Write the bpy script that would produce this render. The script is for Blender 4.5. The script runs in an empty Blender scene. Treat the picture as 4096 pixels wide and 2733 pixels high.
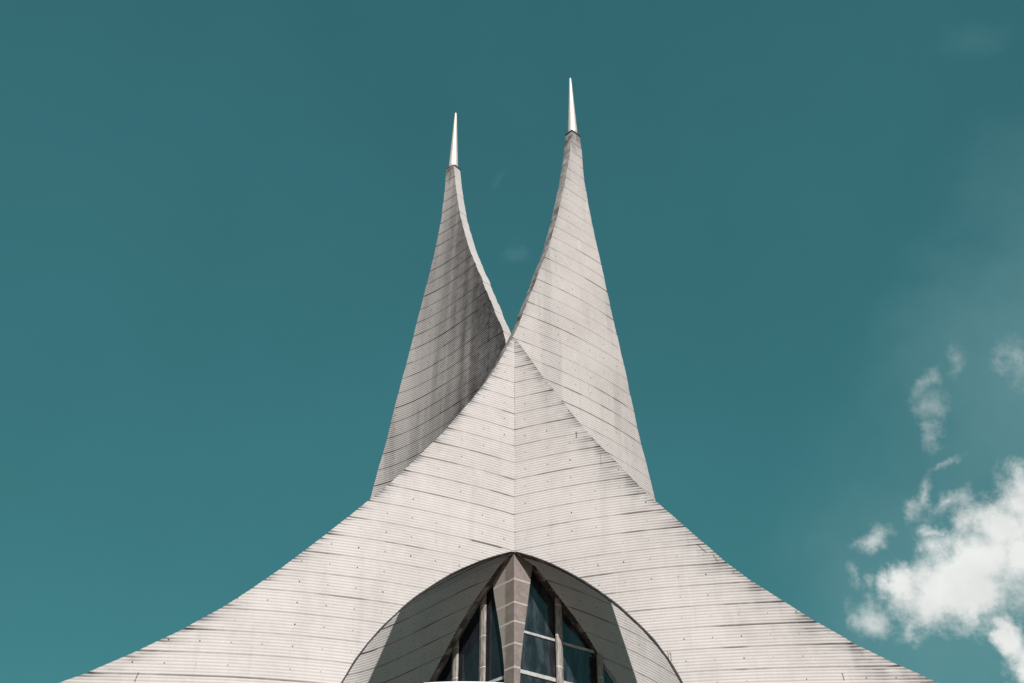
import bpy, math, json
import numpy as np
R = math.radians
sc = bpy.context.scene
col = sc.collection

# ------------------------------------------------------------------ tuning
EXPOSURE = 0.58
SUN_E = 4.0
SKY_S = 0.10
SKY_GAMMA = 0.40
SKY_TINT = (0.270, 0.885, 0.815, 1)
VEIL_A = 0.12
VEIL_COL = (1.5, 2.75, 2.9, 1)
CLOUD_COL = (5.75, 5.85, 5.70, 1)
CON_A, CON_B, CON_C = (.462, .437, .421, 1), (.402, .379, .364, 1), (.503, .479, .463, 1)
# clouds: (bearing * .82, elevation, half width, half height, tilt), radians and degrees
CLOUDS = [(0.3954, 0.4135, 0.021, 0.0341, -13.5), (0.3763, 0.3976, 0.0403, 0.0243, 41.6), (0.3531, 0.3695, 0.0488, 0.0316, 32.9), (0.3234, 0.344, 0.0476, 0.0266, 1.9), (0.2948, 0.3612, 0.0184, 0.0182, -8.9), (0.3841, 0.367, 0.0339, 0.0425, -12.2), (0.3449, 0.3386, 0.0317, 0.0219, -10.1), (0.3615, 0.2819, 0.018, 0.0289, -8.9), (0.3553, 0.3052, 0.0124, 0.0172, -9.3)]
FAINT = [(0.0044, 0.6956, 0.0147, 0.0105, -0.5), (-0.0135, 0.7555, 0.0114, 0.0181, -26.6), (0.4301, 0.6724, 0.018, 0.0323, -49.9), (0.4786, 0.7973, 0.0443, 0.0214, -4.1)]
RAGS = [(0.3562, 0.5385, 0.0068, 0.0195, -25.2), (0.353, 0.5103, 0.0086, 0.0187, -19.2), (0.3488, 0.4862, 0.0052, 0.0134, -1.5), (0.4166, 0.5336, 0.0077, 0.0205, 0.5), (0.3798, 0.5517, 0.008, 0.015, -15.4), (0.356, 0.4599, 0.0092, 0.0043, 15.6), (0.2678, 0.3744, 0.0045, 0.0089, -8.1), (0.4209, 0.5133, 0.0062, 0.0204, -16.5)]
VEIL = [(0.3697, 0.3307, 0.1988, 0.2226, -12.8), (0.4234, 0.5201, 0.122, 0.2176, -18.9)]
WISPS = [(0.3352, 0.4254, 0.0094, 0.0295, -17.2), (0.2879, 0.4005, 0.021, 0.0102, 15.4), (0.2688, 0.3422, 0.0208, 0.0148, -47.7), (0.3546, 0.4166, 0.0197, 0.0104, 27.2), (0.2974, 0.3282, 0.0183, 0.0092, 3.4), (0.3331, 0.3916, 0.0126, 0.0085, 12.4)]

# ------------------------------------------------------------------ camera
cam_d = bpy.data.cameras.new("camera")
cam = bpy.data.objects.new("camera", cam_d); col.objects.link(cam)
cam.location = (0, -40, 1.6)
cam.rotation_euler = (R(90 + 34.9), 0, 0)
cam_d.lens = 37.793; cam_d.sensor_width = 36; cam_d.sensor_fit = 'HORIZONTAL'
cam_d.shift_x = -8.5 / 4096
cam_d.clip_start = 0.1; cam_d.clip_end = 5000
sc.camera = cam

# ------------------------------------------------------------------ exposure
sc.view_settings.view_transform = 'Standard'
sc.view_settings.look = 'None'
sc.view_settings.exposure = EXPOSURE
sc.view_settings.gamma = 1

# ------------------------------------------------------------------ sun
SUN_AZ, SUN_EL = 10.5, 28.2
sd = bpy.data.lights.new("sun", 'SUN'); sd.energy = SUN_E; sd.angle = R(0.5); sd.color = (1.0, 0.95, 0.925)
so = bpy.data.objects.new("sun", sd); col.objects.link(so); so.location = (8, -50, 60)
from mathutils import Vector
sv = Vector((math.sin(R(SUN_AZ)) * math.cos(R(SUN_EL)), -math.cos(R(SUN_AZ)) * math.cos(R(SUN_EL)), math.sin(R(SUN_EL))))
so.rotation_euler = sv.to_track_quat('Z', 'Y').to_euler()

# ------------------------------------------------------------------ node helper
class NT:
    def __init__(s, tree): s.t = tree; s.n = tree.nodes; s.l = tree.links
    def new(s, typ, **kw):
        n = s.n.new(typ)
        for k, v in kw.items(): setattr(n, k, v)
        return n
    def put(s, sock, v):
        if hasattr(v, 'links') or hasattr(v, 'is_linked'): s.l.new(v, sock)
        else: sock.default_value = v
    def math(s, op, a, b=None, c=None, clamp=False):
        n = s.new('ShaderNodeMath', operation=op, use_clamp=clamp)
        s.put(n.inputs[0], a)
        if b is not None: s.put(n.inputs[1], b)
        if c is not None: s.put(n.inputs[2], c)
        return n.outputs[0]
    def vmath(s, op, a, b=None):
        n = s.new('ShaderNodeVectorMath', operation=op)
        s.put(n.inputs[0], a)
        if b is not None: s.put(n.inputs[1], b)
        return n.outputs['Value'] if op in ('LENGTH', 'DOT_PRODUCT', 'DISTANCE') else n.outputs[0]
    def noise(s, vec, scale, detail=4, rough=0.55, color=False, dist=0.0):
        n = s.new('ShaderNodeTexNoise'); s.put(n.inputs['Vector'], vec)
        n.inputs['Scale'].default_value = scale; n.inputs['Detail'].default_value = detail
        n.inputs['Roughness'].default_value = rough; n.inputs['Distortion'].default_value = dist
        return n.outputs['Color'] if color else n.outputs['Fac']
    def mix(s, f, a, b, mode='MIX'):
        n = s.new('ShaderNodeMix', data_type='RGBA', blend_type=mode)
        s.put(n.inputs[0], f); s.put(n.inputs[6], a); s.put(n.inputs[7], b)
        return n.outputs[2]
    def ramp(s, v, a, b, lo=0.0, hi=1.0, smooth=True):
        n = s.new('ShaderNodeMapRange', interpolation_type='SMOOTHSTEP' if smooth else 'LINEAR')
        s.put(n.inputs[0], v); n.inputs[1].default_value = a; n.inputs[2].default_value = b
        n.inputs[3].default_value = lo; n.inputs[4].default_value = hi
        return n.outputs[0]
    def sep(s, v):
        n = s.new('ShaderNodeSeparateXYZ'); s.put(n.inputs[0], v); return n.outputs
    def comb(s, x, y, z):
        n = s.new('ShaderNodeCombineXYZ'); s.put(n.inputs[0], x); s.put(n.inputs[1], y); s.put(n.inputs[2], z); return n.outputs[0]

# ------------------------------------------------------------------ world: clear sky with a few clouds low on the right
w = bpy.data.worlds.new("World"); sc.world = w; w.use_nodes = True
w.node_tree.nodes.clear()
N = NT(w.node_tree)
out = N.new('ShaderNodeOutputWorld'); bg = N.new('ShaderNodeBackground')
sky = N.new('ShaderNodeTexSky', sky_type='NISHITA'); sky.sun_disc = False
sky.sun_elevation = R(SUN_EL); sky.sun_rotation = R(180 - SUN_AZ)
sky.air_density = 1.0; sky.dust_density = 0.6; sky.ozone_density = 2.0
gam = N.new('ShaderNodeGamma'); N.l.new(sky.outputs[0], gam.inputs[0]); gam.inputs[1].default_value = SKY_GAMMA
teal = N.mix(1.0, gam.outputs[0], SKY_TINT, 'MULTIPLY')
tcd = N.new('ShaderNodeTexCoord').outputs['Generated']
mott = N.ramp(N.noise(tcd, 3.5, 5, .55), .3, .7, .965, 1.04)
teal = N.mix(1.0, teal, N.comb(mott, mott, mott), 'MULTIPLY')
tc = N.new('ShaderNodeTexCoord')
x, y, z = N.sep(tc.outputs['Generated'])
dirv = tc.outputs['Generated']
P = N.comb(N.math('MULTIPLY', N.math('ARCTAN2', x, y), .82), N.math('ARCSINE', z), 0.0)      # compass bearing and elevation
wrp = N.noise(dirv, 9.0, 9, 0.66, color=True)
wrp = N.vmath('SCALE', N.vmath('SUBTRACT', wrp, (0.5, 0.5, 0.5))); wrp.node.inputs['Scale'].default_value = 0.085
Pw = N.vmath('ADD', P, wrp)
def blobs(lst):
    F = None
    for cx, cy, rx, ry, ang in lst:
        v = N.vmath('SUBTRACT', Pw, (cx, cy, 0))
        m = N.new('ShaderNodeVectorRotate', rotation_type='Z_AXIS'); N.put(m.inputs['Vector'], v); m.inputs['Angle'].default_value = -R(ang)
        v = N.vmath('MULTIPLY', m.outputs[0], (1 / rx, 1 / ry, 0))
        d = N.math('SUBTRACT', 1.0, N.vmath('LENGTH', v))
        F = d if F is None else N.math('SMOOTH_MAX', F, d, 0.25)
    return F
det = N.noise(dirv, 24.0, 11, 0.64)
det2 = N.noise(dirv, 6.0, 7, 0.6)
dens = N.math('ADD', blobs(CLOUDS), N.math('MULTIPLY', N.math('SUBTRACT', det, 0.5), 1.9))
c1 = N.ramp(dens, -0.22, 0.80, 0, .98)
densw = N.math('ADD', blobs(WISPS), N.math('MULTIPLY', N.math('SUBTRACT', det, 0.5), 2.2))
c2 = N.ramp(densw, -0.15, 1.35, 0, 0.74)
haze = N.math('ADD', blobs(VEIL), N.math('MULTIPLY', N.math('SUBTRACT', det2, 0.5), 1.0))
c3 = N.ramp(haze, -0.1, 1.1, 0, VEIL_A * 3)
fnt = N.math('ADD', blobs(FAINT), N.math('MULTIPLY', N.math('SUBTRACT', N.noise(dirv, 16.0, 8, 0.65), 0.5), 1.8))
c3 = N.math('MAXIMUM', c3, N.ramp(fnt, 0.0, 1.3, 0, .10))
rag = N.math('ADD', blobs(RAGS), N.math('MULTIPLY', N.math('SUBTRACT', N.noise(dirv, 30.0, 10, 0.66), 0.5), 2.4))
c4 = N.ramp(rag, -0.35, 1.6, 0, .33)
cov = N.math('MAXIMUM', N.math('MAXIMUM', c1, c2), c4)
inner = N.ramp(N.noise(dirv, 14.0, 6, 0.55), 0.3, 0.7, 0.88, 1.05)
ccol = N.mix(1.0, CLOUD_COL, N.comb(inner, inner, inner), 'MULTIPLY')
final = N.mix(cov, N.mix(c3, teal, VEIL_COL), ccol)
N.l.new(final, bg.inputs['Color']); bg.inputs['Strength'].default_value = SKY_S
N.l.new(bg.outputs[0], out.inputs['Surface'])

# shapes of the building, metres: heights and half widths of its edges, and the plan curves of the two wings
T = json.loads("""{"EA": [[12.544, 12.916, 13.642, 14.477, 15.296, 16.059, 16.835, 17.696, 18.472, 19.353, 19.855, 20.158, 20.865, 21.204, 21.697, 22.185, 22.724, 23.29, 24.091, 24.857, 25.67, 26.47, 27.236, 27.98, 28.494, 29.149, 29.849, 30.504, 32.002, 33.214, 34.373, 35.866, 37.443, 38.849, 39.944, 41.027, 42.291, 43.464, 44.68, 45.721], [-14.86, -14.049, -12.676, -11.284, -10.126, -9.234, -8.435, -7.628, -6.92, -6.151, -5.747, -5.506, -4.94, -4.686, -4.343, -4.01, -3.64, -3.259, -2.762, -2.329, -1.865, -1.422, -1.053, -0.74, -0.537, -0.289, -0.026, 0.19, 0.612, 0.946, 1.265, 1.673, 2.022, 2.292, 2.485, 2.663, 2.849, 3.003, 3.139, 3.244]], "EB": [[13.098, 13.758, 14.505, 15.303, 16.101, 16.993, 17.742, 18.611, 19.265, 19.946, 20.499, 20.92, 21.654, 22.511, 23.084, 23.28, 24.062, 24.867, 25.691, 26.594, 27.312, 27.939, 28.454, 29.08, 29.561, 29.624], [14.585, 13.281, 11.931, 10.765, 9.74, 8.631, 7.851, 7.1, 6.552, 5.984, 5.518, 5.186, 4.668, 4.091, 3.695, 3.555, 3.049, 2.587, 2.127, 1.627, 1.237, 0.92, 0.67, 0.361, 0.124, 0.079]], "EAr": [[24.732, 25.028, 25.583, 26.366, 27.037, 27.157, 27.992, 28.806, 29.545, 30.462, 31.26, 32.144, 34.246, 35.715, 36.995, 38.36, 39.707, 40.897, 42.663, 44.347, 45.895], [6.754, 6.679, 6.544, 6.376, 6.203, 6.171, 6.017, 5.889, 5.761, 5.604, 5.463, 5.302, 4.945, 4.7, 4.499, 4.302, 4.124, 3.985, 3.808, 3.773, 3.716]], "EBsil": [[25.019, 25.161, 25.708, 26.856, 27.06, 28.069, 29.648, 31.005, 32.184, 34.355, 34.474, 35.564, 36.748, 37.615, 38.565, 40.031, 41.748, 43.355, 44.938], [-6.955, -6.92, -6.815, -6.568, -6.517, -6.292, -6.002, -5.737, -5.49, -5.081, -5.058, -4.867, -4.664, -4.505, -4.343, -4.148, -3.996, -3.924, -3.869]], "EBin": [[29.457, 29.669, 29.953, 30.416, 31.087, 32.079, 32.893, 34.395, 36.023, 37.586, 39.021, 40.339, 41.528, 42.931, 44.113, 45.034], [-0.379, -0.369, -0.39, -0.492, -0.668, -0.926, -1.14, -1.528, -1.964, -2.34, -2.648, -2.889, -3.068, -3.24, -3.359, -3.438]], "ArL": [[12.99, 13.803, 14.501, 15.262, 16.095, 16.593, 17.155, 17.694, 18.02, 18.506, 18.891, 19.262], [-5.869, -5.513, -5.133, -4.624, -3.984, -3.541, -2.973, -2.377, -1.974, -1.301, -0.702, -0.064]], "ArR": [[13.334, 14.227, 14.916, 15.598, 16.382, 16.986, 17.477, 18.01, 18.447, 18.881, 19.282], [5.893, 5.476, 5.062, 4.541, 3.862, 3.264, 2.709, 2.053, 1.454, 0.759, 0.002]], "WL": [[15.221, 15.705, 16.182, 16.586, 17.011, 17.59, 18.143, 18.535], [-3.474, -3.122, -2.79, -2.512, -2.213, -1.774, -1.294, -0.893]], "WR": [[15.397, 15.822, 16.174, 16.754, 17.366, 17.835, 18.056, 18.397, 18.957, 18.962], [4.009, 3.655, 3.39, 2.966, 2.43, 1.927, 1.696, 1.402, 0.846, 0.73]], "cA": [6.32106, -0.77722, 0.77278, 3.11018, -0.82072, 0.35217, 1.56121, 0.19684, -0.15916, 0.91665, 0.00875, -0.05868, 0.2978, -0.00907, 0.07412], "cBl": [-9.39163, -3.15351, -0.78002, 7.75345, -7.25223, -0.14318, 6.50754, 0.69626, 1.0382, -5.36099, 0.93418, -0.92945], "cBr": [-4.4707, 1.32818, 2.08078, -1.76496, -0.51162, 0.21478, -0.13366, -0.01509], "z0": 28.072650457610646, "H": 0.7983396653493728, "ZM": 25.677631461562527}""")

# ------------------------------------------------------------------ surfaces of the two crossing shells (plan curves, metres)
z0, H, ZM = T['z0'], T['H'], T['ZM']
ZS = 12.0
def basis(x, z, I, J):
    wz = (z - ZM) / ZS; X = x / 10.0
    return np.stack([X**i * wz**j for i in range(1, I + 1) for j in range(J + 1)], -1)
cA, cBl, cBr = (np.array(T[k]) for k in ('cA', 'cBl', 'cBr'))
def gA(x, z):
    xc = np.clip(x, -14.5, 8.5); z = np.clip(z, 12.5, 46)
    g = lambda q: basis(q, z, 5, 2) @ cA
    return g(xc) + (x - xc) * (g(xc + .01) - g(xc - .01)) / .02
def gB(x, z):
    xc = np.clip(x, -8.0, 14.5); z = np.clip(z, 12.5, 46)
    g = lambda q: np.where(q < 0, basis(q, z, 4, 2) @ cBl, basis(q, z, 4, 1) @ cBr)
    return g(xc) + (x - xc) * (g(xc + .01) - g(xc - .01)) / .02
def tab(name, ext_lo=None, ext_hi=None):
    zz, xx = map(list, T[name])
    if ext_lo: zz = [p[0] for p in ext_lo] + zz; xx = [p[1] for p in ext_lo] + xx
    if ext_hi: zz = zz + [p[0] for p in ext_hi]; xx = xx + [p[1] for p in ext_hi]
    zz, xx = np.array(zz), np.array(xx)
    return lambda q: np.interp(q, zz, xx)

# smooth lattice noise for stains and unevenness
def hsh(i, j, s):
    h = np.sin(i * 127.1 + j * 311.7 + s * 74.7) * 43758.5453
    return h - np.floor(h)
def vn(x, y, s=0):
    i, j = np.floor(x), np.floor(y); fx, fy = x - i, y - j
    fx = fx * fx * (3 - 2 * fx); fy = fy * fy * (3 - 2 * fy)
    return (hsh(i, j, s) * (1 - fx) + hsh(i + 1, j, s) * fx) * (1 - fy) + (hsh(i, j + 1, s) * (1 - fx) + hsh(i + 1, j + 1, s) * fx) * fy
def fbm(x, y, s=0, o=4):
    r = 0; a = .5
    for k in range(o): r = r + a * vn(x * 2**k, y * 2**k, s + k * 7); a *= .5
    return r / (1 - .5**o)
def sstep(a, b, x):
    t = np.clip((x - a) / (b - a), 0, 1); return t * t * (3 - 2 * t)

# ------------------------------------------------------------------ materials
def mat(name):
    m = bpy.data.materials.new(name); m.use_nodes = True
    nt = NT(m.node_tree); b = m.node_tree.nodes['Principled BSDF']; b.inputs['Roughness'].default_value = .85
    b.inputs['Specular IOR Level'].default_value = .25
    return m, nt, b
def concrete(name, ribbed):
    m, n, b = mat(name)
    g = n.new('ShaderNodeNewGeometry').outputs['Position']
    big = n.noise(g, 0.35, 5, .6); mid = n.noise(g, 2.6, 6, .65); fine = n.noise(g, 22.0, 5, .7)
    c = n.mix(n.ramp(big, .3, .7), CON_A, CON_B)
    c = n.mix(n.ramp(mid, .35, .75, 0, .55), c, CON_C)
    sp = n.ramp(fine, .60, .74, 0, .38)
    c = n.mix(sp, c, (.13, .12, .11, 1))
    if ribbed:
        pass
    if ribbed:
        uv = n.new('ShaderNodeUVMap').outputs[0]
        u, v, _ = n.sep(uv)
        at = n.new('ShaderNodeAttribute', attribute_name='grime_shade')
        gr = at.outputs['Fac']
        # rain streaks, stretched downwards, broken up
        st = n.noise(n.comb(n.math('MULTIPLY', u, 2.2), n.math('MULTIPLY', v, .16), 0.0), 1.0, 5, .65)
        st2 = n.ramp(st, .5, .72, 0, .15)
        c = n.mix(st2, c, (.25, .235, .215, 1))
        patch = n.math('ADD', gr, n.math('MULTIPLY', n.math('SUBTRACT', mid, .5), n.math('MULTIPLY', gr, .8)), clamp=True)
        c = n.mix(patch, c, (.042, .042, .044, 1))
        # tie holes, one row per board height, a metre apart
        fu = n.math('SUBTRACT', n.math('FRACT', n.math('DIVIDE', u, 1.0)), .5)
        rowz = n.math('DIVIDE', n.math('SUBTRACT', v, z0), H)
        fv = n.math('MULTIPLY', n.math('SUBTRACT', n.math('FRACT', rowz), .5), H)
        wn = n.new('ShaderNodeTexWhiteNoise', noise_dimensions='2D')
        n.put(wn.inputs['Vector'], n.comb(n.math('FLOOR', u), n.math('FLOOR', rowz), 0.0))
        d = n.math('SQRT', n.math('ADD', n.math('MULTIPLY', fu, fu), n.math('MULTIPLY', fv, fv)))
        rad = n.math('MULTIPLY_ADD', wn.outputs['Value'], .014, .017)
        hole = n.math('MULTIPLY', n.math('MULTIPLY', n.math('LESS_THAN', d, rad), n.math('LESS_THAN', wn.outputs['Value'], .86)), n.math('MULTIPLY_ADD', wn.outputs['Value'], .6, .5), clamp=True)
        c = n.mix(hole, c, (.012, .011, .010, 1))
        # cracks and spalls: (x, z, half width, half height, slant)
        px, py, pz = n.sep(g)
        wob = n.math('MULTIPLY', n.math('SUBTRACT', fine, .5), .10)
        for sx, sz, sw, sh, sl in ((7.05, 18.33, .025, .20, .85), (7.50, 17.9, .022, .15, .5), (2.59, 24.03, .03, .16, 0), (5.50, 14.36, .016, .15, .1), (5.58, 14.30, .016, .17, .1),
                                   (11.38, 13.36, .02, .13, .1), (-12.45, 12.8, .02, .16, -.2), (3.52, 22.7, .007, .30, .05)):
            dz = n.math('SUBTRACT', pz, sz)
            dx = n.math('ADD', n.math('ADD', n.math('SUBTRACT', px, sx), n.math('MULTIPLY', dz, sl)), wob)
            e = n.math('MULTIPLY', n.math('LESS_THAN', n.math('ABSOLUTE', dx), sw), n.math('LESS_THAN', n.math('ABSOLUTE', dz), sh))
            c = n.mix(n.math('MULTIPLY', e, .75), c, (.05, .045, .042, 1))
    else:
        at = n.new('ShaderNodeAttribute', attribute_name='grime_shade')
        c = n.mix(n.math('MULTIPLY', at.outputs['Fac'], n.ramp(mid, .3, .6, .5, 1.3), clamp=True), c, (.045, .042, .042, 1))
    n.l.new(c, b.inputs['Base Color'])
    bp = n.new('ShaderNodeBump'); bp.inputs['Strength'].default_value = .55; bp.inputs['Distance'].default_value = .02
    n.put(bp.inputs['Height'], n.math('ADD', fine, n.math('MULTIPLY', mid, .8)))
    n.l.new(bp.outputs[0], b.inputs['Normal'])
    return m
M_rib = concrete('ribbed_concrete', True)
M_plain = concrete('plain_concrete', False)

def stone():
    m, n, b = mat('brown_stone')
    g = n.new('ShaderNodeNewGeometry').outputs['Position']
    x, y, z = n.sep(g)
    mid = n.noise(g, 3.0, 6, .65); fine = n.noise(n.comb(n.math('MULTIPLY', x, 22), n.math('MULTIPLY', y, 22), n.math('MULTIPLY', z, 7)), 1.0, 5, .7)
    c = n.mix(n.ramp(mid, .3, .7), (.165, .138, .124, 1), (.225, .193, .175, 1))
    c = n.mix(n.ramp(fine, .45, .75, 0, .6), c, (.10, .08, .073, 1))
    # pale weathered zone on the outer part of the left face
    e = n.math('ADD', x, n.math('MULTIPLY', n.math('SUBTRACT', n.noise(g, 2.2, 4, .6), .5), .16))
    pale = n.ramp(e, -.40, -.30, .85, 0)
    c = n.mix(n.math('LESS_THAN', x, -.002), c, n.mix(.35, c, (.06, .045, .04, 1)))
    c = n.mix(pale, c, (.25, .23, .20, 1))
    # mortar beds
    zz = n.math('ADD', z, n.math('MULTIPLY', n.math('SUBTRACT', n.noise(g, 5.0, 3, .5), .5), .05))
    mk = None
    for q in (18.15, 17.20, 16.435, 15.58, 14.66, 13.7, 12.75, 11.8):
        t = n.math('LESS_THAN', n.math('ABSOLUTE', n.math('SUBTRACT', zz, q)), .034)
        mk = t if mk is None else n.math('MAXIMUM', mk, t)
    c = n.mix(mk, c, (.34, .31, .285, 1))
    n.l.new(c, b.inputs['Base Color'])
    bp = n.new('ShaderNodeBump'); bp.inputs['Strength'].default_value = .5; bp.inputs['Distance'].default_value = .03
    n.put(bp.inputs['Height'], fine); n.l.new(bp.outputs[0], b.inputs['Normal'])
    return m
M_stone = stone()
def trim():
    m, n, b = mat('weathered_trim')
    g = n.new('ShaderNodeNewGeometry').outputs['Position']; x, y, z = n.sep(g)
    a = n.noise(n.comb(n.math('MULTIPLY', x, 9), n.math('MULTIPLY', y, 9), n.math('MULTIPLY', z, 2.5)), 1.0, 6, .65)
    c = n.mix(n.ramp(a, .35, .7), (.34, .31, .28, 1), (.15, .135, .12, 1))
    j = n.math('LESS_THAN', n.math('ABSOLUTE', n.math('SUBTRACT', n.math('FRACT', n.math('DIVIDE', n.math('ADD', z, .45), 1.25)), .5)), .012)
    c = n.mix(j, c, (.62, .59, .54, 1))
    n.l.new(c, b.inputs['Base Color'])
    bp = n.new('ShaderNodeBump'); bp.inputs['Strength'].default_value = .4; bp.inputs['Distance'].default_value = .02
    n.put(bp.inputs['Height'], a); n.l.new(bp.outputs[0], b.inputs['Normal'])
    return m
M_trim = trim()
def paint(name, c0, c1, rough=.5):
    m, n, b = mat(name)
    g = n.new('ShaderNodeNewGeometry').outputs['Position']
    n.l.new(n.mix(n.ramp(n.noise(g, 6.0, 5, .6), .35, .7), c0, c1), b.inputs['Base Color']); b.inputs['Roughness'].default_value = rough
    return m
M_white = paint('white_frame_paint', (.42, .42, .41, 1), (.30, .30, .29, 1))
M_dark = paint('dark_flashing', (.028, .028, .030, 1), (.055, .052, .052, 1), .8)
M_pale_strip = paint('pale_strip_surface', (.80, .80, .79, 1), (.72, .72, .71, 1), .6)
M_body = paint('nave_plaster', (.42, .38, .33, 1), (.34, .31, .27, 1), .9)
M_roof = paint('roof_tiles', (.20, .09, .06, 1), (.13, .06, .045, 1), .9)
def glass(name, refl_amt):
    m, n, b = mat(name)
    g = n.new('ShaderNodeNewGeometry').outputs['Position']
    x, y, z = n.sep(g)
    b.inputs['IOR'].default_value = 1.75; b.inputs['Specular IOR Level'].default_value = .5 if refl_amt > .5 else .18
    dust_refl = n.noise(n.comb(n.math('MULTIPLY', x, 2.2), n.math('MULTIPLY', y, 2.2), n.math('MULTIPLY', z, .9)), 1.0, 6, .6)
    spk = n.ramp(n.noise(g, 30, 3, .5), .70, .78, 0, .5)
    c = n.mix(n.ramp(dust_refl, .38, .66, 0, refl_amt), (.010, .012, .016, 1), (.060, .072, .078, 1))  # pale tone paints sky reflection along with dust, mainly on the right panes
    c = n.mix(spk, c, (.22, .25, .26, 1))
    n.l.new(c, b.inputs['Base Color'])
    n.put(b.inputs['Roughness'], n.ramp(dust_refl, .3, .8, .03, .14))
    bp = n.new('ShaderNodeBump'); bp.inputs['Strength'].default_value = .5; bp.inputs['Distance'].default_value = .12
    n.put(bp.inputs['Height'], n.noise(g, .9, 2, .4)); n.l.new(bp.outputs[0], b.inputs['Normal'])
    return m
M_glass = glass('dusty_reflection_glass', .6); M_glass_dark = glass('dark_glass', .10)
def metal():
    m, n, b = mat('brushed_bronze_metal')
    g = n.new('ShaderNodeNewGeometry').outputs['Position']; x, y, z = n.sep(g)
    a = n.noise(n.comb(n.math('MULTIPLY', x, 6), n.math('MULTIPLY', y, 6), n.math('MULTIPLY', z, .8)), 1.0, 4, .6)
    c = n.mix(n.ramp(a, .3, .7), (.88, .77, .70, 1), (.80, .69, .62, 1))
    j = n.math('LESS_THAN', n.math('FRACT', n.math('DIVIDE', z, .95)), .012)
    c = n.mix(j, c, (.30, .24, .20, 1))
    n.l.new(c, b.inputs['Base Color']); b.inputs['Metallic'].default_value = .62; b.inputs['Roughness'].default_value = .48
    return m
M_metal = metal()
def gravel():
    m, n, b = mat('paving')
    g = n.new('ShaderNodeNewGeometry').outputs['Position']
    br = n.new('ShaderNodeTexBrick'); n.put(br.inputs['Vector'], g); br.inputs['Scale'].default_value = 1.0
    br.inputs['Color1'].default_value = (.46, .25, .20, 1); br.inputs['Color2'].default_value = (.38, .205, .165, 1); br.inputs['Mortar'].default_value = (.12, .11, .10, 1)
    br.inputs['Mortar Size'].default_value = .015
    n.l.new(n.mix(n.ramp(n.noise(g, .4, 5, .6), .3, .7, 0, .4), br.outputs[0], (.47, .28, .225, 1)), b.inputs['Base Color'])
    return m
M_ground = gravel()

# ------------------------------------------------------------------ object helpers
def link(name, me, m=None, parent=None, label=None):
    o = bpy.data.objects.new(name, me); col.objects.link(o)
    if m: me.materials.append(m)
    if parent: o.parent = parent
    if label: o['label'] = label
    return o
def mesh(name, V, F):
    me = bpy.data.meshes.new(name); me.from_pydata([tuple(map(float, v)) for v in V], [], F); me.update(); return me
def prism(poly_front, depth_vec):
    """closed solid from a front polygon (list of xyz) swept by depth_vec"""
    n = len(poly_front); V = [Vector(p) for p in poly_front]; V += [v + Vector(depth_vec) for v in V[:n]]
    F = [list(range(n)), list(range(2 * n - 1, n - 1, -1))]
    for i in range(n): j = (i + 1) % n; F.append([i, i + n, j + n, j])
    return V, F
def merge(parts):
    V, F = [], []
    for v, f in parts:
        o = len(V); V += list(v); F += [[i + o for i in q] for q in f]
    return V, F
def solid(name, parts, m, parent=None, label=None, bevel=0.0):
    V, F = merge(parts if isinstance(parts, list) else [parts])
    me = mesh(name, V, F)
    import bmesh
    bm = bmesh.new(); bm.from_mesh(me); bmesh.ops.recalc_face_normals(bm, faces=bm.faces); bm.to_mesh(me); bm.free()
    o = link(name, me, m, parent, label)
    if bevel:
        md = o.modifiers.new('bevel', 'BEVEL'); md.width = bevel; md.segments = 2; md.limit_method = 'ANGLE'
    return o

church = bpy.data.objects.new('church', None); col.objects.link(church); church.location = (0, 6, 0)
church['label'] = 'white ribbed concrete church front with two curved crossing wings rising into twin metal tipped spires'
church['category'] = 'church'
bpy.context.view_layer.update()

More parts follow.
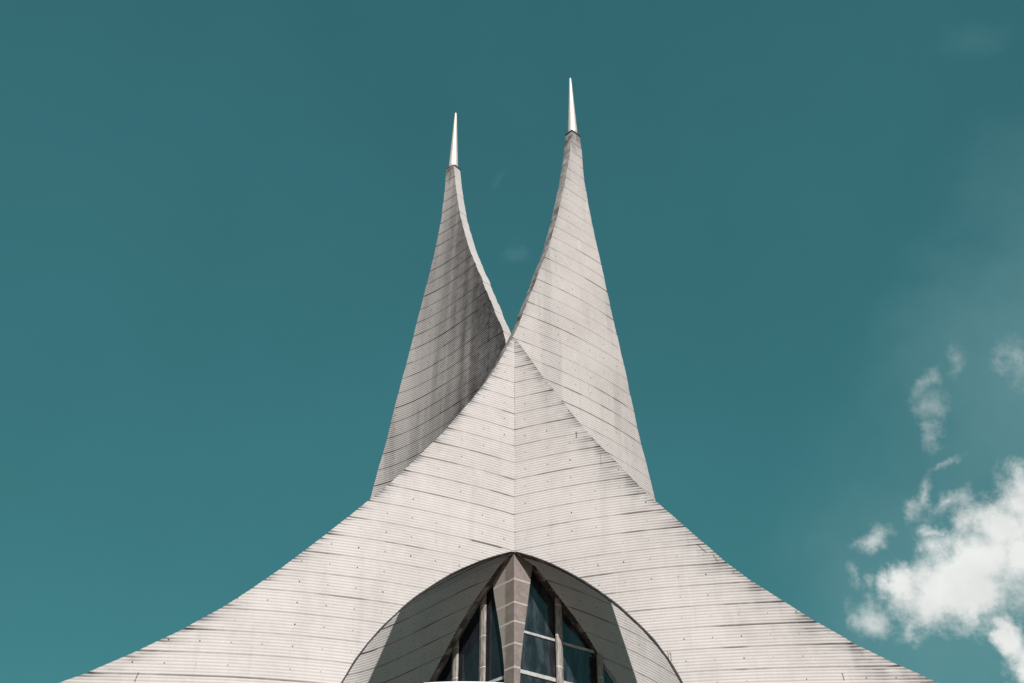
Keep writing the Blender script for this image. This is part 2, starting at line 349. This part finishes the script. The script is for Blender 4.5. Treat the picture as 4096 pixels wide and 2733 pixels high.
# ------------------------------------------------------------------ shells
RIBS = 7; SUB = 5
Z_CRACK = z0 - 11 * H
SPALLS = [(2, -1.25, 32.3, .16, .10)]
def zrows(lo, hi):
    """row heights: SUB samples per rib, RIBS ribs per board"""
    h = H / RIBS / SUB
    k0 = math.ceil((lo - z0) / h); k1 = math.floor((hi - z0) / h)
    z = z0 + h * np.arange(k0, k1 + 1)
    if z[0] - lo > 1e-3: z = np.r_[lo, z]
    if hi - z[-1] > 1e-3: z = np.r_[z, hi]
    return z
def patch(g, zr, xl, xr, ncol, seed, thick, grime_shade_fn, cap_l, cap_r, cap_t, cap_b, edge_grime_shade=.15, groove=.16, jk=1.0):
    """one four-sided piece of a ribbed wall: x from xl(z) to xr(z)"""
    t = np.linspace(0, 1, ncol)
    bz = np.floor((zr - z0) / H + 1e-6)
    wob = lambda k: (hsh(bz, bz * 0 + k, 5) - .5) * .022 + (fbm(zr * 2.3, zr * 0 + k, 8, 3) - .5) * .03
    L, Rr = xl(zr) + wob(1), xr(zr) + wob(2)
    X = L[:, None] + (Rr - L)[:, None] * t[None, :]
    Z = np.repeat(zr[:, None], ncol, 1)
    Y = g(X, Z)
    m = (g(X + .02, Z) - g(X - .02, Z)) / .04
    q = np.sqrt(1 + m * m); NX, NY = m / q, -1 / q                    # towards the viewer
    U = X * 1.0
    U = X * np.sqrt(1 + (Y / np.where(np.abs(X) < .05, .05, X))**2)   # roughly the arc length
    ph = (Z - z0) / H; board = np.floor(ph + 1e-6); rib = (ph - board) * RIBS; rf = rib - np.floor(rib + 1e-6)
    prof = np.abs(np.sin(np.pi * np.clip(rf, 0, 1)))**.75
    amp = .021 * (0.75 + .5 * fbm(U * .7, Z * 1.3, seed + 3))
    disp = amp * (prof - .6)
    # every board panel sits a little proud or shy of the next
    jog = hsh(board, board * 0 + 3, seed) * .9
    pan = np.floor((U + jog) / 2.5)
    disp = disp + (hsh(board, pan, seed + 1) - .5) * .020
    # joint between boards: an irregular open groove
    edge = np.minimum(ph - board, board + 1 - ph) * H
    nj = fbm(U * .6, board * 5.3, seed + 11, 5)
    jn = sstep(.50, .74, nj)
    jn = np.where((seed == 1) & (np.abs(Z - Z_CRACK) < .2) & (X > -1.65) & (X < -.45), 1.3, jn)
    fine = fbm(U * 6, board * 3.1, seed + 13, 3)
    jm = sstep(.034, .006, edge)
    disp = disp - jm * jk * (.006 + .010 * fine + .034 * jn)
    disp = disp + (fbm(U * .35, Z * .35, seed + 21, 3) - .5) * .06
    FX, FY = X + NX * disp, Y + NY * disp
    gf = grime_shade_fn(X, Y, Z, U)
    gr = gf * (1.15 - .45 * prof) + jm * jk * (.05 + .26 * fine + .46 * jn + 2.2 * gf) + (1 - prof) * (groove + .9 * gf)  # stains and joint dirt, plus shade painted into the rib grooves
    for sn, sx, sz, sw, shh in SPALLS:
        if sn == seed:
            e = ((X - sx + .35 * (Z - sz) * (sw > .05)) / sw)**2 + ((Z - sz) / shh)**2
            k = sstep(1.2, .3, e + (fbm(U * 9, Z * 9, 61, 2) - .5)); disp = disp - .05 * k; gr = gr + .8 * k
    gr = np.clip(gr, 0, .97)
    BX, BY = X - NX * thick, Y - NY * thick
    return dict(EG=edge_grime_shade, F=(FX, FY, Z), B=(BX, BY, Z), U=U, G=gr, caps=(cap_l, cap_r, cap_t, cap_b))
def shell(name, patches, parent, label):
    V, F, UV, GR, MI = [], [], [], [], []
    base = 0
    def add(P, uv, gr, mi, flip):
        nonlocal base
        nr, nc = P[0].shape
        V.append(np.stack(P, -1).reshape(-1, 3)); UV.append(uv.reshape(-1, 2)); GR.append(gr.reshape(-1))
        idx = base + np.arange(nr * nc).reshape(nr, nc)
        a, b, c, d = idx[:-1, :-1].ravel(), idx[:-1, 1:].ravel(), idx[1:, 1:].ravel(), idx[1:, :-1].ravel()
        f = np.stack([a, b, c, d], -1)
        if flip: f = f[:, ::-1]
        F.append(f); MI.append(np.full(len(f), mi)); base += nr * nc
    for p in patches:
        fx, fy, fz = p['F']; bx, by, bz = p['B']; U = p['U']
        uv = np.stack([U, fz], -1)
        add((fx, fy, fz), uv, p['G'], 0, False)
        add((bx, by, bz), uv, p['G'] * 0, 1, True)
        cl, cr, ct, cb = p['caps']
        def strip(sl, flip):
            A = [np.asarray(c[sl]).reshape(-1) for c in (fx, fy, fz)]; Bk = [np.asarray(c[sl]).reshape(-1) for c in (bx, by, bz)]
            P = tuple(np.stack([a, b], 0) for a, b in zip(A, Bk))
            add(P, np.stack([P[0], P[2]], -1), np.full(P[0].shape, p['EG']) * (.4 + 1.2 * fbm(P[1] * 3 + P[0] * 2, P[2] * .8, 77, 4)), 1, flip)  # edge faces: some dirt plus painted shade, darkest round the arch
        if cl: strip((slice(None), 0), True)
        if cr: strip((slice(None), -1), False)
        if ct: strip((-1, slice(None)), True)
        if cb: strip((0, slice(None)), False)
    V = np.concatenate(V); F = np.concatenate(F); UV = np.concatenate(UV); GR = np.concatenate(GR); MI = np.concatenate(MI)
    me = bpy.data.meshes.new(name)
    me.vertices.add(len(V)); me.vertices.foreach_set('co', V.astype(np.float32).ravel())
    me.loops.add(F.size); me.loops.foreach_set('vertex_index', F.astype(np.int32).ravel())
    me.polygons.add(len(F)); me.polygons.foreach_set('loop_start', np.arange(0, F.size, 4, dtype=np.int32))
    me.polygons.foreach_set('material_index', MI.astype(np.int32))
    me.update(calc_edges=True)
    ul = me.uv_layers.new(name='UVMap'); ul.data.foreach_set('uv', UV[F.ravel()].astype(np.float32).ravel())
    at = me.attributes.new('grime_shade', 'FLOAT', 'POINT'); at.data.foreach_set('value', GR.astype(np.float32))
    me.polygons.foreach_set('use_smooth', (MI == 0)); me.validate()
    o = link(name, me, None, parent, label); me.materials.append(M_rib); me.materials.append(M_plain)
    return o

ZAP = 19.27
eA = tab('EA', [(9.0, -24.0), (11.0, -18.4)]); rA = tab('EAr', [(9, 12.0), (15, 11.0), (19, 8.8), (22, 7.5)])
eB = tab('EB', [(9.0, 24.0), (11.0, 18.6)], [(29.66, 0.0), (29.70, -.36)])
lB = tab('EBsil', [(9, -13.0), (15, -11.5), (19, -9.0), (22, -7.7)])
inB = tab('EBin')
rB = lambda z: np.where(z < 29.69, eB(z), inB(z))
aL = tab('ArL', [(9, -6.9), (11, -6.5)], [(ZAP, 0.0)]); aR = tab('ArR', [(9, 6.9), (11, 6.6)], [(19.29, 0.0)])
wL = tab('WL', [(9, -6.0), (12, -5.2), (14, -4.25)], [(18.9, -.55), (ZAP, 0.0)])
wR = tab('WR', [(9, 6.6), (12, 5.9), (14, 4.95)], [(ZAP, 0.0)])
TOPA, TOPB = 45.80, 45.05
# distance below the top edge, for the dirt that rain brings down from it
def top_dist(e, X, Z, sgn):
    zz = np.linspace(9, 46, 400); xx = e(zz)
    o = np.argsort(xx); ze = np.interp(X, xx[o], zz[o])
    return ze - Z
def grA(X, Y, Z, U):
    d = top_dist(eA, X, Z, 1)
    n1 = fbm(U * 1.6, Z * .5, 5, 4); n2 = fbm(U * 5, Z * 1.2, 9, 3)
    hz = fbm(U * 1.0, Z * 8.5, 25, 4)
    f = np.where(X < 0, np.exp(-np.clip(d, 0, 9) / .28) * (.12 + .5 * sstep(.42, .62, hz)), 0)
    # right spire: dirt along the inner edge and a dark weathered head
    dx = X - eA(Z)
    f = f + np.where((Z > 29) & (X > 0), np.exp(-np.clip(dx, 0, 9) / .22) * .30 * n2 + sstep(43.4, 45.6, Z) * (.28 + .3 * sstep(.4, .7, n2)), 0)
    f = f + sstep(.56, .8, fbm(U * 1.6, Z * .14, 31, 4)) * np.where((Z > 27) & (X > 0), .13, .03)
    return f
def grB(X, Y, Z, U):
    d = top_dist(eB, X, Z, 1)
    n1 = fbm(U * 1.3, Z * .6, 15, 4); n2 = fbm(U * 5, Z * 1.2, 19, 3)
    hz = fbm(U * 1.0, Z * 8.5, 23, 4)
    f = np.where(X > 0, np.exp(-np.clip(d, 0, 12) / (.35 + .7 * n1)) * (.10 + .36 * sstep(.40, .66, hz) + .22 * sstep(.4, .7, n1)) + .05 * np.exp(-np.clip(d, 0, 12) / 2.5), 0)
    # left spire: rain-washed black growth in vertical streaks, plus painted shade deepening towards the inner edge
    xb = np.interp(Z, [20, 24, 25.5, 29.7, 30.5, 34.4, 45], [-4.6, -3.1, -2.4, -.40, -.50, -1.53, -3.44])
    dx = np.clip(xb - X, 0, 20)
    lft = X < 0
    body = np.exp(-(dx / (1.0 + 1.6 * sstep(44, 34, Z)))**1.5) * sstep(46, 38, Z) * sstep(21.5, 26.5, Z)
    stre = sstep(.36, .62, fbm(U * 4.5 + 3, Z * .07, 41, 4))
    core = np.exp(-(dx / .95)**2) * sstep(37, 31.5, Z) * sstep(22, 27, Z)
    f = f + np.where(lft & (Z > 19), body * (.44 + .24 * stre) + core * .42 + .14 + .05 * sstep(24, 29, Z) + .20 * sstep(.45, .75, fbm(U * 1.5, Z * .13, 51, 4)) * sstep(24, 28, Z), 0)
    f = f + np.where(lft, sstep(43.2, 45.0, Z) * (.22 + .3 * sstep(.4, .7, n2)), 0)
    return f
TH = .50
zr_u = zrows(ZAP, TOPA); zr_l = zrows(9.0, ZAP)
shA = shell('shell_wing', [
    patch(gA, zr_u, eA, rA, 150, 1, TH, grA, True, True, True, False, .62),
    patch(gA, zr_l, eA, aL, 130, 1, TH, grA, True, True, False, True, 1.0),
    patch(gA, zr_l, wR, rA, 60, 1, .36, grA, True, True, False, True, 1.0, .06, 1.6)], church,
    'pale ribbed concrete wing rising from the lower left into the right spire')
zr_b = zrows(ZAP, TOPB)
i_split = 29.69
zb1 = zrows(ZAP, 29.66); zb2 = zrows(29.70, TOPB)
shB = shell('shell_wing', [
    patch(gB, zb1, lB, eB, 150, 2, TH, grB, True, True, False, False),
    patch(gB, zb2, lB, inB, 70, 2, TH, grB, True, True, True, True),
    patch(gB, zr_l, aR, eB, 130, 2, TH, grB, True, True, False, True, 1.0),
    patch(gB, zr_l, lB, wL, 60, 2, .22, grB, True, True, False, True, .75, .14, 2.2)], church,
    'ribbed concrete wing rising from the lower right into the darker, streaked left spire')

# dark drip edge that follows the rim of the arch
def rim(g, edge, s, r0, parent):
    zz = np.r_[np.linspace(9.2, 17.5, 40), np.linspace(17.6, 19.24, 30)]
    xx = edge(zz); yy = g(xx, zz); V, F = [], []
    P = np.stack([xx, yy - .01, zz], -1); T_ = np.gradient(P, axis=0); T_ /= np.linalg.norm(T_, axis=1)[:, None]
    n = 8
    for p, t, z in zip(P, T_, zz):
        r = r0 * (.55 + .45 * min(1, (19.3 - z) / 2.5)) * (1 + .15 * math.sin(z * 5.1))
        a = np.cross(t, (0, 1, 0)); a /= np.linalg.norm(a); b = np.cross(t, a)
        for k in range(n):
            q = 2 * math.pi * k / n; V.append(p + r * (math.cos(q) * a + math.sin(q) * b))
    for i in range(len(P) - 1):
        for k in range(n): k2 = (k + 1) % n; F.append([i * n + k, i * n + k2, (i + 1) * n + k2, (i + 1) * n + k])
    F += [list(range(n))[::-1], [len(V) - n + k for k in range(n)]]
    solid('arch_rim', (V, F), M_dark, parent)
rim(gA, aL, -1, .034, shA); rim(gB, aR, 1, .045, shB)

# ------------------------------------------------------------------ metal needles and their flashings
def needle(cx, cy, zb, zt, rb, parent, label):
    prof = [(rb, 0)]
    n = 14
    for i in range(1, n + 1):
        t = i / n; prof.append((rb * (1 - t) + .062 * t, (zt - zb - .12) * t))
    prof += [(.042, zt - zb - .05), (.018, zt - zb - .01)]
    S = 40; V, F = [], []
    for r, h in prof:
        for k in range(S): a = 2 * math.pi * k / S; V.append((cx + r * math.cos(a), cy + r * math.sin(a), zb + h))
    V.append((cx, cy, zt))
    for i in range(len(prof) - 1):
        for k in range(S): k2 = (k + 1) % S; F.append([i * S + k, i * S + k2, (i + 1) * S + k2, (i + 1) * S + k])
    top = len(V) - 1; b = (len(prof) - 1) * S
    for k in range(S): F.append([b + k, b + (k + 1) % S, top])
    F.append(list(range(S))[::-1])
    me = mesh('needle', V, F); me.polygons.foreach_set('use_smooth', [True] * len(F))
    return link('needle', me, M_metal, parent, label)
def cap(g, xa, xb, z, parent):
    pts = []
    for x in (xa - .0, xb + .0):
        x = np.array([x]); zz = np.array([z]); y = g(x, zz)[0]; m = ((g(x + .02, zz) - g(x - .02, zz)) / .04)[0]; q = math.sqrt(1 + m * m)
        pts.append((x[0], y, m / q, -1 / q))
    e = .03
    (x1, y1, n1, k1), (x2, y2, n2, k2) = pts
    tx, ty = x2 - x1, y2 - y1; l = math.hypot(tx, ty); tx, ty = tx / l, ty / l
    poly = [(x1 - tx * e + n1 * e, y1 - ty * e + k1 * e, z - .02), (x2 + tx * e + n2 * e, y2 + ty * e + k2 * e, z - .02),
            (x2 + tx * e - n2 * (TH + e), y2 + ty * e - k2 * (TH + e), z - .02), (x1 - tx * e - n1 * (TH + e), y1 - ty * e - k1 * (TH + e), z - .02)]
    o = solid('cap_plate', prism(poly, (0, 0, .07)), M_dark, parent)
    return sum(p[0] for p in poly) / 4, sum(p[1] for p in poly) / 4
cx, cy = cap(gA, float(eA(TOPA)), float(rA(TOPA)), TOPA, shA)
needle(cx, cy, TOPA + .03, 50.62, .28, shA, 'tapering pale bronze needle on the taller right spire')
cx, cy = cap(gB, float(lB(TOPB)), float(inB(TOPB)), TOPB, shB)
needle(cx, cy, TOPB + .03, 49.75, .28, shB, 'tapering pale bronze needle on the left spire')

# ------------------------------------------------------------------ stone pier under the crossing
zs = [9.0, 14.1, 14.8, 15.8, 16.85, 17.8, 18.6, 19.3, 19.75]
xlp = [-.36, -.372, -.386, -.49, -.645, -.80, -.89, -.95, -.9]
xrp = [.22, .228, .247, .345, .485, .60, .70, .76, .7]
V, F = [], []
for z, a, b in zip(zs, xlp, xrp):
    y = 0.012 if z < 19.2 else .10
    V += [(0, y, z), (b, y + .75 * b, z), (b * .8, y + .75 * b + .75, z), (a * .8, y - 1.25 * a + .6, z), (a, y - 1.25 * a, z)]
for i in range(len(zs) - 1):
    for k in range(5): k2 = (k + 1) % 5; F.append([i * 5 + k, i * 5 + k2, i * 5 + 5 + k2, i * 5 + 5 + k])
F.append([4, 3, 2, 1, 0]); n = (len(zs) - 1) * 5; F.append([n, n + 1, n + 2, n + 3, n + 4])
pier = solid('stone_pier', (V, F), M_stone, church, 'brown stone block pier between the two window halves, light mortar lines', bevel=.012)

# ------------------------------------------------------------------ windows
def window(side, a, b, mf, mulls, trans, edge, label):
    """glazing wall on the plane y = a + b*x (b signed), x outwards to `edge`"""
    s = 1 if side > 0 else -1
    def pt(x, z, off=0.0):
        return (x, a + b * x + off, z)
    zb = 10.0
    # stone surround: a band that follows the cut edge of the shell, set inside it
    zz = np.array([9.6, 12.0, 14.0, 15.2, 16.2, 17.0, 17.7, 18.3, 18.9])
    xe = edge(zz)
    V, F = [], []
    wdt = .10; dpt = .30
    for z, x in zip(zz, xe):
        xo = x + s * .12; xi = x - s * wdt
        y0 = -.02
        V += [pt(xi, z - .0, y0), pt(xo, z, y0), pt(xo, z, y0 + dpt), pt(xi, z, y0 + dpt)]
    for i in range(len(zz) - 1):
        for k in range(4): k2 = (k + 1) % 4; F.append([i * 4 + k, i * 4 + k2, i * 4 + 4 + k2, i * 4 + 4 + k])
    F += [[3, 2, 1, 0], [len(V) - 4, len(V) - 3, len(V) - 2, len(V) - 1]]
    wn = solid('window', (V, F), M_trim, church, label, bevel=.02)
    def toplimit(x):   # height of the opening at x
        q = np.linspace(9.6, 19.25, 200); e = np.abs(edge(q)); o = np.argsort(e)
        return float(np.interp(abs(x), e[o], q[o]))
    # mullions (stone, chamfered front)
    for (x1, x2) in mulls:
        zt = toplimit(max(abs(x1), abs(x2))) + .25
        c = .16 * (x2 - x1)
        f = mf; bk = .16
        poly = [pt(x1, zb, f + .14), pt(x1 + c * 1.6, zb, f), pt(x2 - c * 1.6, zb, f), pt(x2, zb, f + .14), pt(x2, zb, bk), pt(x1, zb, bk)]
        V = [Vector(p) for p in poly] + [Vector(p) + Vector((0, 0, zt - zb)) for p in poly]
        n = 6; F = [list(range(n)), list(range(2 * n - 1, n - 1, -1))]
        for i in range(n): j = (i + 1) % n; F.append([i, i + n, j + n, j])
        solid('mullion', (V, F), M_trim, wn, None, bevel=.012)
    # metal transoms
    for (x1, x2, z, h) in trans:
        P = [pt(x1, z - h / 2, -.05), pt(x2, z - h / 2, -.05), pt(x2, z + h / 2, -.05), pt(x1, z + h / 2, -.05)]
        solid('transom', prism(P, (0, .10, 0)), M_white, wn, None, bevel=.008)
    # glass, one pane per bay
    xs = [0.0] + [v for mm in mulls for v in mm] + [float(edge(np.array(9.6)))]
    for i in range(0, len(xs), 2):
        xa, xb = xs[i], xs[i + 1]
        xq = np.linspace(xa, xb, 9)
        if i == len(xs) - 2: xq = np.linspace(xa, xb - s * .05, 9)
        P = [pt(xa, zb, .02), pt(xb, zb, .02)] + [pt(x, min(toplimit(x) + .12, 19.2), .02) for x in xq[::-1]]
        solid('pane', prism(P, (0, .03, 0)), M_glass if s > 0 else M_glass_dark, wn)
    return wn
window(1, .50, .80, -.36, [(1.64, 1.925), (3.335, 3.61)],
       [(.20, 1.66, 16.28, .10), (.20, 1.66, 14.70, .15), (1.92, 3.34, 16.26, .10), (1.92, 3.34, 14.70, .12), (3.6, 4.7, 14.4, .1)], wR,
       'right half of the pointed window, glass reflecting teal sky')
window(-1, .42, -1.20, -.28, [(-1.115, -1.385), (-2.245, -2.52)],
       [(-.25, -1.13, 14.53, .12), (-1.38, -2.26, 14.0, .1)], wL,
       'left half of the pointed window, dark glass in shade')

# ------------------------------------------------------------------ unidentified pale strip, added as a rounded bar in front of the left window
V = []; F = []
nn = 24
for i in range(nn + 1):
    t = -1 + 2 * i / nn; x = -1.80 + 1.45 * t; h = 13.692 - .05 * abs(t)**2.2
    V += [(x, -1.35, h - .35), (x, -1.40, h - .06), (x, -1.34, h - .012), (x, -1.2, h), (x, -.9, h), (x, -.9, h - .35)]
for i in range(nn):
    for k in range(6): k2 = (k + 1) % 6; F.append([i * 6 + k, i * 6 + 6 + k, i * 6 + 6 + k2, i * 6 + k2])
F += [[0, 1, 2, 3, 4, 5], [nn * 6 + k for k in (5, 4, 3, 2, 1, 0)]]
solid('pale_strip', (V, F), M_pale_strip, church, 'unidentified pale rounded strip low in front of the left window')

# ------------------------------------------------------------------ church body behind and below the wings
def box(x1, x2, y1, y2, z1, z2):
    return prism([(x1, y1, z1), (x2, y1, z1), (x2, y2, z1), (x1, y2, z1)], (0, 0, z2 - z1))
solid('nave', [box(-13, 13, 10, 48, 0, 9)], M_body, church)
rf = solid('roof', [([(-13.4, 9.6, 8.95), (13.4, 9.6, 8.95), (0, 9.6, 17.5), (-13.4, 48.4, 8.95), (13.4, 48.4, 8.95), (0, 48.4, 17.5)],
              [[0, 1, 2], [5, 4, 3], [0, 3, 4, 1], [1, 4, 5, 2], [2, 5, 3, 0]])], M_roof, church)
solid('front_wall', [([(-14, -4.9, 0), (14, -3.2, 0), (14, 11, 0), (-14, 11, 0), (-14, -4.9, 9.4), (14, -3.2, 9.4), (14, 11, 9.4), (-14, 11, 9.4)],
              [[0, 1, 5, 4], [1, 2, 6, 5], [2, 3, 7, 6], [3, 0, 4, 7], [4, 5, 6, 7], [3, 2, 1, 0]])], M_body, church)

# ------------------------------------------------------------------ ground
me = mesh('ground', [(-1500, -1500, 0), (1500, -1500, 0), (1500, 1500, 0), (-1500, 1500, 0)], [[0, 1, 2, 3]])
g = link('ground', me, M_ground); g['kind'] = 'structure'

# keep children where they were built although the church Empty stands at its own base
for o in church.children: o.matrix_parent_inverse = church.matrix_world.inverted()
